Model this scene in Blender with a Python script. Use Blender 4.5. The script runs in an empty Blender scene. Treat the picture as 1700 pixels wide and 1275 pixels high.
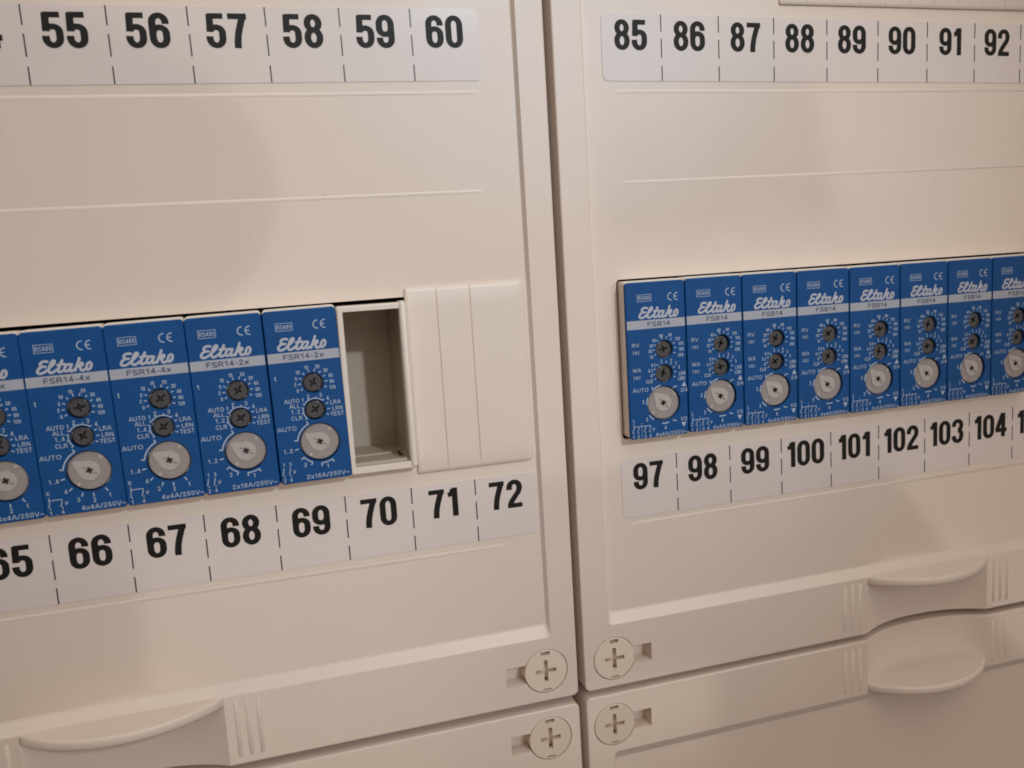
import bpy, bmesh, math, random
from math import sin, cos, pi, sqrt, atan2, asin, radians
from mathutils import Vector, Matrix
from mathutils.geometry import tessellate_polygon

random.seed(4)
SC = bpy.context.scene
COL = SC.collection
S = 0.001                       # everything below is written in millimetres

# ------------------------------------------------------------------ camera
CAM = (57.38, -225.99, 77.16)
YAW, PITCH, ROLL, FPX = 0.27285, -0.14164, -0.06138, 1404.56
fw = Vector((sin(YAW) * cos(PITCH), cos(YAW) * cos(PITCH), sin(PITCH)))
rt = fw.cross(Vector((0, 0, 1))).normalized()
up = rt.cross(fw)
rt2 = rt * cos(ROLL) + up * sin(ROLL)
up2 = -rt * sin(ROLL) + up * cos(ROLL)
camd = bpy.data.cameras.new('camera')
cam = bpy.data.objects.new('camera', camd)
COL.objects.link(cam)
R3 = Matrix((rt2, up2, -fw)).transposed()
cam.matrix_world = Matrix.Translation(Vector(CAM) * S) @ R3.to_4x4()
camd.sensor_fit = 'HORIZONTAL'
camd.sensor_width = 36.0
camd.lens = FPX / 1700 * 36.0
camd.clip_start = 0.004
camd.clip_end = 60
camd.dof.use_dof = True
camd.dof.focus_distance = 0.238
camd.dof.aperture_fstop = 22.0
SC.cycles.filter_width = 1.8
SC.camera = cam

# ------------------------------------------------------------------ light
SC.view_settings.view_transform = 'Standard'
SC.view_settings.look = 'None'
SC.view_settings.exposure = 0.0
SC.view_settings.gamma = 1.0
SC.view_settings.use_curve_mapping = False

world = bpy.data.worlds.new('World')
SC.world = world
world.use_nodes = True


def build_world():
    """The room behind the photographer, as a soft panorama: pale wall, warm floor and ceiling,
    an added cool glow to the upper right, and dark photographer outlines painted to reflect as shade."""
    nt = world.node_tree
    nt.nodes.clear()
    N, Lk = nt.nodes.new, nt.links.new
    out = N('ShaderNodeOutputWorld')
    bg = N('ShaderNodeBackground')
    tc = N('ShaderNodeTexCoord')
    sep = N('ShaderNodeSeparateXYZ')
    Lk(tc.outputs['Generated'], sep.inputs[0])

    def val(x, sock):
        if isinstance(x, (int, float)):
            sock.default_value = x
        else:
            Lk(x, sock)

    def m(op, a, b=0.0):
        n = N('ShaderNodeMath')
        n.operation = op
        val(a, n.inputs[0])
        val(b, n.inputs[1])
        return n.outputs[0]

    def step(x, e0, e1):
        """0 below e0, 1 above e1, smooth between"""
        n = N('ShaderNodeMapRange')
        n.interpolation_type = 'SMOOTHSTEP'
        val(x, n.inputs['Value'])
        n.inputs['From Min'].default_value = e0
        n.inputs['From Max'].default_value = e1
        return n.outputs[0]

    def inv(x):
        return m('SUBTRACT', 1.0, x)

    def mul(*xs):
        r = xs[0]
        for x in xs[1:]:
            r = m('MULTIPLY', r, x)
        return r

    def mix(f, c0, c1):
        n = N('ShaderNodeMix')
        n.data_type = 'RGBA'
        val(f, n.inputs[0])
        for c, k in ((c0, 6), (c1, 7)):
            if isinstance(c, tuple):
                n.inputs[k].default_value = (*c, 1)
            else:
                Lk(c, n.inputs[k])
        return n.outputs[2]

    # base: floor to ceiling
    ramp = N('ShaderNodeValToRGB')
    e = ramp.color_ramp.elements
    e[0].position, e[0].color = 0.0, (0.30, 0.165, 0.11, 1)
    e[1].position, e[1].color = 1.0, (4.2, 3.8, 3.3, 1)
    for pos, col in ((0.30, (0.36, 0.20, 0.13, 1)), (0.48, (0.42, 0.245, 0.165, 1)),
                     (0.62, (0.54, 0.33, 0.235, 1)), (0.80, (1.0, 0.74, 0.57, 1))):
        e.new(pos).color = col
    Lk(step(sep.outputs['Z'], -1, 1), ramp.inputs[0])
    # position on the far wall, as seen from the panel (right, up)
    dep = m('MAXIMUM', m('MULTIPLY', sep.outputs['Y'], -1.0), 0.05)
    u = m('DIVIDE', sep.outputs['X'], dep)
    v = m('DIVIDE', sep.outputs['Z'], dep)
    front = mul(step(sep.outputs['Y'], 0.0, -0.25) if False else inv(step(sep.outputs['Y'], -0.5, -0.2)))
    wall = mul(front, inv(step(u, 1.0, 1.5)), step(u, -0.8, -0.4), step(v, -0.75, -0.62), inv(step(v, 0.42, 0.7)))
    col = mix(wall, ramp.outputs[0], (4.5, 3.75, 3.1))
    # dark outlines of photographer and upright, painted in to reflect as shade patches
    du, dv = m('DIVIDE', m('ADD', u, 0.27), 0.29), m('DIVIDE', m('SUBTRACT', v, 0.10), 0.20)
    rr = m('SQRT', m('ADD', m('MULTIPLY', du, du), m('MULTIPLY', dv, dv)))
    head_shade = inv(step(rr, 0.96, 1.05))
    body_shade = mul(inv(step(u, -0.19, -0.155)), inv(step(v, -0.33, -0.22)), step(u, -1.0, -0.8))
    arm_shade = mul(inv(step(v, -0.285, -0.262)), inv(step(m('ADD', u, m('MULTIPLY', v, 0.75)), 0.575, 0.61)), step(u, 0.02, 0.40), step(v, -1.2, -0.9))
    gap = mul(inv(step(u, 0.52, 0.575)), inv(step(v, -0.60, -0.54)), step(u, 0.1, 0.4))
    arm_shade = mul(arm_shade, inv(gap))
    post_shade = mul(step(u, 0.36, 0.46), inv(step(m('ADD', u, m('MULTIPLY', v, 0.25)), 0.745, 0.785)), step(v, -0.02, 0.06), inv(step(v, 0.20, 0.3)))
    dark = m('MAXIMUM', m('MAXIMUM', head_shade, body_shade), m('MAXIMUM', arm_shade, m('MULTIPLY', post_shade, 1.0)))
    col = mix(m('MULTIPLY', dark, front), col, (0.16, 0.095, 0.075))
    # added cool glow, upper right, mirrored as a sheen on the covers
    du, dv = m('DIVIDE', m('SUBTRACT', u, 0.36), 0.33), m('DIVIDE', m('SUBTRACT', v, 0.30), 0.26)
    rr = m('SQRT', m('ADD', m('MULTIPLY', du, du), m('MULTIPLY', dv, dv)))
    cool_glow = mul(inv(step(rr, 0.2, 1.25)), front)
    col = mix(cool_glow, col, (6.4, 7.8, 9.2))
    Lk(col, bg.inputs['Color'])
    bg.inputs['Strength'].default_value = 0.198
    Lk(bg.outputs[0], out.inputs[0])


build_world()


def area(name, loc, target, size, power, col, shape='DISK', size_y=None):
    d = bpy.data.lights.new(name, 'AREA')
    d.shape = shape
    d.size = size
    if size_y:
        d.size_y = size_y
    d.energy = power
    d.color = col
    o = bpy.data.objects.new(name, d)
    COL.objects.link(o)
    o.location = loc
    o.rotation_euler = (Vector(target) - Vector(loc)).to_track_quat('-Z', 'Y').to_euler()
    return o


def spot(name, loc, target, power, col, deg, blend, radius):
    d = bpy.data.lights.new(name, 'SPOT')
    d.energy = power
    d.color = col
    d.spot_size = radians(deg)
    d.spot_blend = blend
    d.shadow_soft_size = radius
    o = bpy.data.objects.new(name, d)
    COL.objects.link(o)
    o.location = loc
    o.rotation_euler = (Vector(target) - Vector(loc)).to_track_quat('-Z', 'Y').to_euler()
    return o


# a ceiling spot behind the photographer's right shoulder, a warm ceiling lamp
AIM = Vector((0.125, 0.0, 0.118))
spot('room_lamp', AIM + Vector((0.25, -1.0, 0.43)) * 1.15, AIM, 24.0, (0.88, 1.0, 1.08), 18.6, 1.0, 0.026)
# area('window_light', (0.93, -2.20, 0.74), (0.135, 0, 0.135), 0.42, 4.6, (0.72, 0.90, 1.06), 'RECTANGLE', 0.5)
area('ceiling_light', (0.30, -0.75, 1.05), (0.12, 0, 0.05), 0.7, 1.3, (1.0, 0.88, 0.76))


# ------------------------------------------------------------------ materials
def mat(name, col, rough=0.4, noise=0.0, scale=600.0, bump=0.0, bump_scale=4000.0, spec=0.5, coat=0.0, rough_var=0.0):
    m = bpy.data.materials.new(name)
    m.use_nodes = True
    nt = m.node_tree
    b = nt.nodes['Principled BSDF']
    b.inputs['Base Color'].default_value = (*col, 1)
    b.inputs['Roughness'].default_value = rough
    b.inputs['Specular IOR Level'].default_value = spec
    b.inputs['Coat Weight'].default_value = coat
    tc = nt.nodes.new('ShaderNodeTexCoord')
    if noise > 0:
        n = nt.nodes.new('ShaderNodeTexNoise')
        n.inputs['Scale'].default_value = scale
        n.inputs['Detail'].default_value = 6
        r = nt.nodes.new('ShaderNodeValToRGB')
        lo, hi = 1 - noise, 1 + noise
        r.color_ramp.elements[0].position = 0.3
        r.color_ramp.elements[1].position = 0.7
        r.color_ramp.elements[0].color = (col[0] * lo, col[1] * lo, col[2] * lo, 1)
        r.color_ramp.elements[1].color = (min(1, col[0] * hi), min(1, col[1] * hi), min(1, col[2] * hi), 1)
        nt.links.new(tc.outputs['Object'], n.inputs['Vector'])
        nt.links.new(n.outputs['Fac'], r.inputs['Fac'])
        nt.links.new(r.outputs['Color'], b.inputs['Base Color'])
        if rough_var:
            mr = nt.nodes.new('ShaderNodeMapRange')
            mr.inputs['To Min'].default_value = rough - rough_var
            mr.inputs['To Max'].default_value = rough + rough_var
            nt.links.new(n.outputs['Fac'], mr.inputs['Value'])
            nt.links.new(mr.outputs[0], b.inputs['Roughness'])
    if bump > 0:
        n2 = nt.nodes.new('ShaderNodeTexNoise')
        n2.inputs['Scale'].default_value = bump_scale
        n2.inputs['Detail'].default_value = 3
        bp = nt.nodes.new('ShaderNodeBump')
        bp.inputs['Strength'].default_value = bump
        bp.inputs['Distance'].default_value = 0.00005
        nt.links.new(tc.outputs['Object'], n2.inputs['Vector'])
        nt.links.new(n2.outputs['Fac'], bp.inputs['Height'])
        nt.links.new(bp.outputs['Normal'], b.inputs['Normal'])
    return m


M_COVER = mat('cover_plastic', (0.765, 0.653, 0.57), 0.065, 0.014, 40, 0.3, 24, spec=1.0, rough_var=0.015)
M_COVER2 = mat('cover_textured_plastic', (0.77, 0.665, 0.585), 0.46, 0.012, 40, 0.03, 2500, spec=0.6)
M_SPECK = mat('dust_speck', (0.36, 0.28, 0.22), 0.8)
M_BLANK = mat('blank_plastic', (0.775, 0.668, 0.585), 0.42, 0.012, 60, 0.03, 2500, spec=0.6)
M_LOCK = mat('lock_plastic', (0.77, 0.655, 0.55), 0.3, 0.015, 300, 0.03, 3000, spec=0.6)
M_LABEL = mat('label_paper', (0.725, 0.645, 0.615), 0.10, 0.01, 200, 0.01, 3000, spec=0.9)
M_INK = mat('black_ink', (0.011, 0.0095, 0.0085), 0.5, spec=0.2)
M_DASH = mat('dash_ink', (0.03, 0.024, 0.02), 0.4)
M_BLUE = mat('blue_plastic', (0.004, 0.072, 0.25), 0.38, 0.06, 300, 0.25, 5000, spec=0.22, rough_var=0.05)
M_HOUSE = mat('housing_plastic', (0.79, 0.70, 0.62), 0.40, 0.02, 200, 0.2, 5000)
M_BAND = mat('band_print', (0.40, 0.415, 0.475), 0.45, 0.02, 800)
M_WHITE = mat('white_print', (0.40, 0.48, 0.60), 0.45)
M_LOGO = mat('logo_print', (0.46, 0.48, 0.56), 0.45)
M_NAVY = mat('navy_print', (0.02, 0.045, 0.11), 0.45)
M_DIAL = mat('dial_plastic', (0.052, 0.052, 0.058), 0.22, 0.15, 900)
M_DARK = mat('slot_shadow_plastic', (0.035, 0.030, 0.028), 0.5)
M_KNOB = mat('knob_plastic', (0.31, 0.27, 0.265), 0.25, 0.05, 500)
M_KNOB2 = mat('knob_pointer_plastic', (0.45, 0.41, 0.395), 0.32, 0.04, 500)
M_NUB = mat('knob_nub_plastic', (0.5, 0.46, 0.44), 0.35)
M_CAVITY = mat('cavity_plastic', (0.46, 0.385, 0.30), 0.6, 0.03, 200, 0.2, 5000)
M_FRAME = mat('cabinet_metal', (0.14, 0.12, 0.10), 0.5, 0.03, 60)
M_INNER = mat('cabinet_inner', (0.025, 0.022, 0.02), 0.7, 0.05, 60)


# ------------------------------------------------------------------ mesh helpers (x right, z up, y into the wall)
class MB:
    def __init__(self):
        self.v, self.f, self.s, self.mi = [], [], [], []

    def vert(self, p):
        self.v.append((p[0] * S, p[1] * S, p[2] * S))
        return len(self.v) - 1

    def face(self, idx, smooth=False, mi=0):
        self.f.append(tuple(idx))
        self.s.append(smooth)
        self.mi.append(mi)

    def poly(self, pts, smooth=False, mi=0):
        self.face([self.vert(p) for p in pts], smooth, mi)

    def loft(self, rings, smooth=True, closed=True, cap0=False, cap1=False, mi=0):
        ids = [[self.vert(p) for p in r] for r in rings]
        n = len(rings[0])
        for a, b in zip(ids, ids[1:]):
            for i in range(n if closed else n - 1):
                j = (i + 1) % n
                self.face((a[i], a[j], b[j], b[i]), smooth, mi)
        if cap0:
            self.poly(list(reversed(rings[0])), False, mi)
        if cap1:
            self.poly(rings[-1], False, mi)

    def flat(self, outer, holes=(), y=0.0, mi=0):
        """flat sheet in the xz plane with holes"""
        loops = [[Vector((p[0], p[1], 0)) for p in outer]] + [[Vector((p[0], p[1], 0)) for p in h] for h in holes]
        allp = [p for l in loops for p in l]
        ids = [self.vert((p.x, y, p.y)) for p in allp]
        for t in tessellate_polygon(loops):
            a, b, c = (allp[i] for i in t)
            cr = (b.x - a.x) * (c.y - a.y) - (b.y - a.y) * (c.x - a.x)
            if abs(cr) < 1e-9:
                continue
            t = t if cr > 0 else (t[0], t[2], t[1])
            self.face([ids[i] for i in t], False, mi)

    def wall(self, loop, y0, y1, smooth=True, mi=0):
        self.loft([[(p[0], y0, p[1]) for p in loop], [(p[0], y1, p[1]) for p in loop]], smooth, mi=mi)

    def box(self, x0, x1, y0, y1, z0, z1, mi=0):
        P = [(x0, y0, z0), (x1, y0, z0), (x1, y0, z1), (x0, y0, z1), (x0, y1, z0), (x1, y1, z0), (x1, y1, z1), (x0, y1, z1)]
        for q in ((0, 1, 2, 3), (5, 4, 7, 6), (4, 0, 3, 7), (1, 5, 6, 2), (3, 2, 6, 7), (4, 5, 1, 0)):
            self.poly([P[i] for i in q], False, mi)

    def stroke(self, pts, w, y, closed=False, mi=0, wfun=None, drift=0.012):
        n = len(pts)
        L, Rr = [], []
        for i, p in enumerate(pts):
            if closed:
                a, b = pts[i - 1], pts[(i + 1) % n]
            else:
                a, b = pts[max(i - 1, 0)], pts[min(i + 1, n - 1)]
            tx, tz = b[0] - a[0], b[1] - a[1]
            l = sqrt(tx * tx + tz * tz) or 1
            tx, tz = tx / l, tz / l
            ww = (wfun(tx, tz) if wfun else w) / 2
            yy = y - (0 if closed else drift * i / max(n - 1, 1))
            L.append(self.vert((p[0] - tz * ww, yy, p[1] + tx * ww)))
            Rr.append(self.vert((p[0] + tz * ww, yy, p[1] - tx * ww)))
        for i in range(n if closed else n - 1):
            j = (i + 1) % n
            self.face((L[i], Rr[i], Rr[j], L[j]), False, mi)

    def disc(self, cx, cz, r, y, n=20, mi=0):
        self.flat(circ(cx, cz, r, n), (), y, mi)

    def mesh(self, name, mats):
        me = bpy.data.meshes.new(name)
        me.from_pydata(self.v, [], self.f)
        me.polygons.foreach_set('use_smooth', self.s)
        if not isinstance(mats, (list, tuple)):
            mats = [mats]
        for m in mats:
            me.materials.append(m)
        me.polygons.foreach_set('material_index', self.mi)
        me.update()
        return me

    def obj(self, name, mats, parent=None):
        o = bpy.data.objects.new(name, self.mesh(name, mats))
        COL.objects.link(o)
        o.parent = parent
        return o


def circ(cx, cz, r, n=24, a0=0.0):
    return [(cx + r * cos(a0 + 2 * pi * i / n), cz + r * sin(a0 + 2 * pi * i / n)) for i in range(n)]


def rrect(x0, x1, z0, z1, r, n=5):
    """rounded rectangle, counter-clockwise in xz; r may be (left, right)"""
    rl, rr = r if isinstance(r, tuple) else (r, r)
    out = []
    for cx, cz, a, q in ((x1 - rr, z0 + rr, -pi / 2, rr), (x1 - rr, z1 - rr, 0, rr), (x0 + rl, z1 - rl, pi / 2, rl), (x0 + rl, z0 + rl, pi, rl)):
        for i in range(n + 1):
            t = a + pi / 2 * i / n
            out.append((cx + q * cos(t), cz + q * sin(t)))
    return out


def lift(loop, y):
    return [(p[0], y, p[1]) for p in loop]


def spline(pts, closed=False, k=6):
    """Catmull-Rom through the points"""
    n = len(pts)
    out = []
    rng = range(n if closed else n - 1)
    for i in rng:
        p1, p2 = pts[i], pts[(i + 1) % n]
        p0 = pts[i - 1] if (closed or i > 0) else (2 * p1[0] - p2[0], 2 * p1[1] - p2[1])
        p3 = pts[(i + 2) % n] if (closed or i + 2 < n) else (2 * p2[0] - p1[0], 2 * p2[1] - p1[1])
        for j in range(k):
            t = j / k
            t2, t3 = t * t, t * t * t
            out.append(tuple(0.5 * (2 * p1[d] + (p2[d] - p0[d]) * t + (2 * p0[d] - 5 * p1[d] + 4 * p2[d] - p3[d]) * t2
                                    + (3 * p1[d] - p0[d] - 3 * p2[d] + p3[d]) * t3) for d in (0, 1)))
    if not closed:
        out.append(tuple(pts[-1]))
    return out


def arc(cx, cz, rx, rz, a0, a1, n=10):
    return [(cx + rx * cos(radians(a0 + (a1 - a0) * i / n)), cz + rz * sin(radians(a0 + (a1 - a0) * i / n))) for i in range(n + 1)]


def thing(name, label, cat, loc=(0, 0, 0), group=None, rot=0.0):
    o = bpy.data.objects.new(name, None)
    COL.objects.link(o)
    o.location = Vector(loc) * S
    o.rotation_euler = (0, -rot, 0)
    o.empty_display_size = 0.01
    o['label'] = label
    o['category'] = cat
    if group:
        o['group'] = group
    return o


# ------------------------------------------------------------------ lettering
# the tall condensed numerals of the number strips, drawn as strokes in a 4.6 x 8.1 mm box
def _w(tx, tz):
    return sqrt((1.30 * tx) ** 2 + (1.62 * tz) ** 2)


L_, R_, B_, T_ = 0.80, 3.80, 0.63, 7.47
DIG = {
    '0': [(arc(2.3, T_ - 1.75, 1.5, 1.75, 180, 0, 14) + arc(2.3, B_ + 1.75, 1.5, 1.75, 0, -180, 14), True)],
    '1': [([(2.25, 0.0), (2.25, 8.1)], False), (spline([(0.30, 6.22), (1.0, 6.36), (1.55, 6.85), (1.80, 7.70)]), False)],
    '2': [([(L_, 5.25)] + arc(2.3, T_ - 1.6, 1.5, 1.6, 180, 0, 14) + spline([(3.78, 5.5), (3.45, 4.55), (2.5, 3.35), (1.45, 1.95), (1.0, 0.9), (0.95, 0.3)])[1:], False),
          ([(0.18, 0.63), (4.45, 0.63)], False)],
    '3': [([(L_, 5.6), (L_, 5.9)] + arc(2.3, T_ - 1.5, 1.5, 1.5, 180, 0, 14) + arc(2.3, 5.6, 1.4, 1.25, 0, -85, 8), False),
          (arc(2.35, 2.9, 1.45, 1.4, 88, 0, 8) + arc(2.3, B_ + 1.6, 1.5, 1.6, 0, -180, 14) + [(L_, 2.5)], False)],
    '4': [([(3.2, 0), (3.2, 8.1)], False), ([(2.95, 7.95), (0.55, 2.4)], False), ([(0.05, 2.3), (4.6, 2.3)], False)],
    '5': [([(0.72, 7.45), (4.2, 7.45)], False), ([(1.15, 7.9), (0.98, 3.75)], False),
          (arc(2.35, 3.6, 1.45, 1.25, 150, 0, 10) + arc(2.3, B_ + 1.7, 1.5, 1.7, 0, -180, 14) + [(L_, 2.75)], False)],
    '6': [(list(reversed([(R_, 5.55)] + arc(2.3, T_ - 1.6, 1.5, 1.6, 0, 180, 14) + [(L_, 4.0)])) if False else
           [(R_, 5.55)] + arc(2.3, T_ - 1.6, 1.5, 1.6, 0, 180, 14) + [(L_, 4.0), (L_, 3.0)] + arc(2.3, B_ + 1.65, 1.5, 1.65, 180, 360, 14)
           + arc(2.32, 3.35, 1.48, 1.4, 0, 165, 12), False)],
    '7': [([(0.1, 7.42), (4.5, 7.42)], False), (spline([(3.75, 7.7), (3.0, 5.6), (2.35, 3.4), (2.05, 1.6), (1.95, 0)]), False)],
    '8': [(arc(2.3, 5.9, 1.38, 1.57, 0, 360, 24)[:-1], True), (arc(2.3, 2.47, 1.5, 1.85, 0, 360, 24)[:-1], True)],
}
DIG['9'] = [([(4.6 - p[0], 8.1 - p[1]) for p in DIG['6'][0][0]], False)]
ADV = {'1': 3.75}


def number(mb, s, cx, z, y):
    wid = [ADV.get(c, 5.2) for c in s]
    x = cx - (sum(wid) - 0.55) / 2
    e = 0
    for c, w in zip(s, wid):
        for path, closed in DIG[c]:
            mb.stroke([(x + p[0], z + p[1]) for p in path], 1.5, y - 0.016 * e, closed, wfun=_w)
            e += 1
        x += w


# plain upright sans for the small print, drawn as strokes with capital height 1
def _S(h, w):
    return spline([(w * .93, h * .80), (w * .75, h * .91), (w * .5, h * .935), (w * .22, h * .88), (w * .11, h * .73), (w * .28, h * .58), (w * .55, h * .49),
                   (w * .84, h * .38), (w * .92, h * .24), (w * .76, h * .10), (w * .48, h * .065), (w * .2, h * .11), (w * .05, h * .24)], False, 3)


FONT = {
    'A': (.74, [([(.03, 0), (.33, 1)], 0), ([(.41, 1), (.71, 0)], 0), ([(.14, .32), (.60, .32)], 0)]),
    'B': (.66, [([(.09, 0), (.09, 1)], 0), ([(.1, .94)] + arc(.34, .73, .22, .21, 90, -90, 8) + [(.1, .52)], 0), ([(.1, .525)] + arc(.36, .29, .23, .23, 90, -90, 8) + [(.1, .06)], 0)]),
    'C': (.72, [(arc(.38, .5, .31, .435, 42, 318, 18), 0)]),
    'E': (.62, [([(.09, 0), (.09, 1)], 0), ([(.1, .935), (.59, .935)], 0), ([(.1, .53), (.55, .53)], 0), ([(.1, .065), (.6, .065)], 0)]),
    'F': (.60, [([(.09, 0), (.09, 1)], 0), ([(.1, .935), (.58, .935)], 0), ([(.1, .51), (.51, .51)], 0)]),
    'K': (.68, [([(.09, 0), (.09, 1)], 0), ([(.60, 1), (.12, .40)], 0), ([(.28, .56), (.62, 0)], 0)]),
    'L': (.58, [([(.09, 0), (.09, 1)], 0), ([(.1, .065), (.56, .065)], 0)]),
    'N': (.72, [([(.09, 0), (.09, 1)], 0), ([(.63, 0), (.63, 1)], 0), ([(.11, .97), (.61, .03)], 0)]),
    'O': (.78, [(arc(.39, .5, .32, .435, 0, 360, 24)[:-1], 1)]),
    'R': (.70, [([(.09, 0), (.09, 1)], 0), ([(.1, .935)] + arc(.37, .715, .22, .22, 90, -90, 8) + [(.1, .495)], 0), ([(.36, .48), (.64, 0)], 0)]),
    'S': (.66, [(_S(1, .66), 0)]),
    'T': (.64, [([(.32, 0), (.32, .9)], 0), ([(.02, .935), (.62, .935)], 0)]),
    'U': (.72, [([(.09, 1)] + arc(.36, .33, .27, .265, 180, 360, 12) + [(.63, 1)], 0)]),
    'V': (.70, [([(.04, 1), (.33, 0)], 0), ([(.37, 0), (.66, 1)], 0)]),
    'W': (.96, [([(.04, 1), (.25, 0)], 0), ([(.27, 0), (.47, 1)], 0), ([(.49, 1), (.69, 0)], 0), ([(.71, 0), (.92, 1)], 0)]),
    'x': (.56, [([(.04, .72), (.52, 0)], 0), ([(.52, .72), (.04, 0)], 0)]),
    's': (.54, [(_S(.74, .54), 0)]),
    't': (.36, [([(.17, .95), (.17, .2), (.2, .1), (.34, .07)], 0), ([(.02, .68), (.33, .68)], 0)]),
    '\u00b5': (.58, [([(.09, -.25), (.09, .72)], 0), ([(.09, .3)] + arc(.29, .25, .2, .19, 180, 360, 8) + [(.49, .72)], 0)]),
    '/': (.34, [([(.02, -.02), (.32, 1.02)], 0)]),
    '.': (.26, [([(.13, -.005), (.13, .15)], 0)]),
    '-': (.36, [([(.04, .36), (.32, .36)], 0)]),
    '~': (.62, [(spline([(.03, .36), (.14, .47), (.26, .45), (.38, .36), (.5, .34), (.6, .46)]), 0)]),
    '(': (.34, [(arc(.36, .4, .24, .62, 130, 230, 10), 0)]),
    ')': (.34, [(arc(-.02, .4, .24, .62, 50, -50, 10), 0)]),
    ' ': (.30, []),
}
for _d in '0123456789':
    FONT[_d] = ((.40 if _d == '1' else .60), [([(p[0] / 4.6 * .58, p[1] / 8.1) for p in path], c) for path, c in DIG[_d]])
FONT['1'] = (.46, [([(.29, 0), (.29, 1)], 0), ([(.04, .72), (.17, .80), (.27, .97)], 0)])
GAP = .10


def text(mb, s, x, z, cap, y, align='C', width=None, wt=.15, mi=0, sx=1.0):
    """cap: capital height in mm; z: baseline; width: forced width"""
    tot = sum(FONT[c][0] for c in s) + GAP * (len(s) - 1)
    kx = cap * sx if width is None else width / tot
    x += {'L': 0, 'C': -tot * kx / 2, 'R': -tot * kx}[align]
    e = 0
    for c in s:
        w, st = FONT[c]
        for path, cl in st:
            mb.stroke([(x + p[0] * kx, z + p[1] * cap) for p in path], wt * cap, y - .006 * (e % 5), bool(cl), mi, drift=.005)
            e += 1
        x += (w + GAP) * kx


# ------------------------------------------------------------------ number strips
def number_strip(parent, x0, z0, roll, first, count=12, pitch=18.0, h=17.96):
    mb = MB()
    W = pitch * count
    rr = rrect(0, W, 0, h, 1.6)
    mb.flat(rr, (), -0.16)
    mb.wall(rr, -0.16, 0.05)
    o = mb.obj('number_strip', M_LABEL, parent)
    o.location = Vector((x0, 0, z0)) * S
    o.rotation_euler = (0, -roll, 0)
    d, n = MB(), MB()
    for i in range(1, count):
        for a, b in ((0.05, 4.15), (6.3, 11.45), (13.35, h - 0.05)):
            x = i * pitch
            d.poly([(x - 0.17, -0.19, a), (x + 0.17, -0.19, a), (x + 0.17, -0.19, b), (x - 0.17, -0.19, b)])
    for i in range(count):
        number(n, str(first + i), i * pitch + 9.0 - 0.25, 8.25, -0.19)
    d.obj('divider_lines', M_DASH, o)
    n.obj('printed_numbers', M_INK, o)
    return o


# ------------------------------------------------------------------ cover panels
HB = 1.6            # the border stands this far in front of the field
GRIP = 24.3         # half width of the finger grip
SCOOP = 6.2


def scoop(x, hx):
    t = abs(x - hx) / GRIP
    return 0.0 if t >= 1 else SCOOP * (1 - t ** 2.4)


def lock_outline(cx, cz, side, r=6.75, hh=2.85, reach=12.2):
    a = asin(hh / r)
    n = 30
    if side < 0:
        pts = [(cx + r * cos(-pi + a + (2 * pi - 2 * a) * i / n), cz + r * sin(-pi + a + (2 * pi - 2 * a) * i / n)) for i in range(n + 1)]
        return pts + [(cx - reach, cz + hh), (cx - reach, cz - hh)]
    pts = [(cx + r * cos(a + (2 * pi - 2 * a) * i / n), cz + r * sin(a + (2 * pi - 2 * a) * i / n)) for i in range(n + 1)]
    return pts + [(cx + reach, cz - hh), (cx + reach, cz + hh)]


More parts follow.
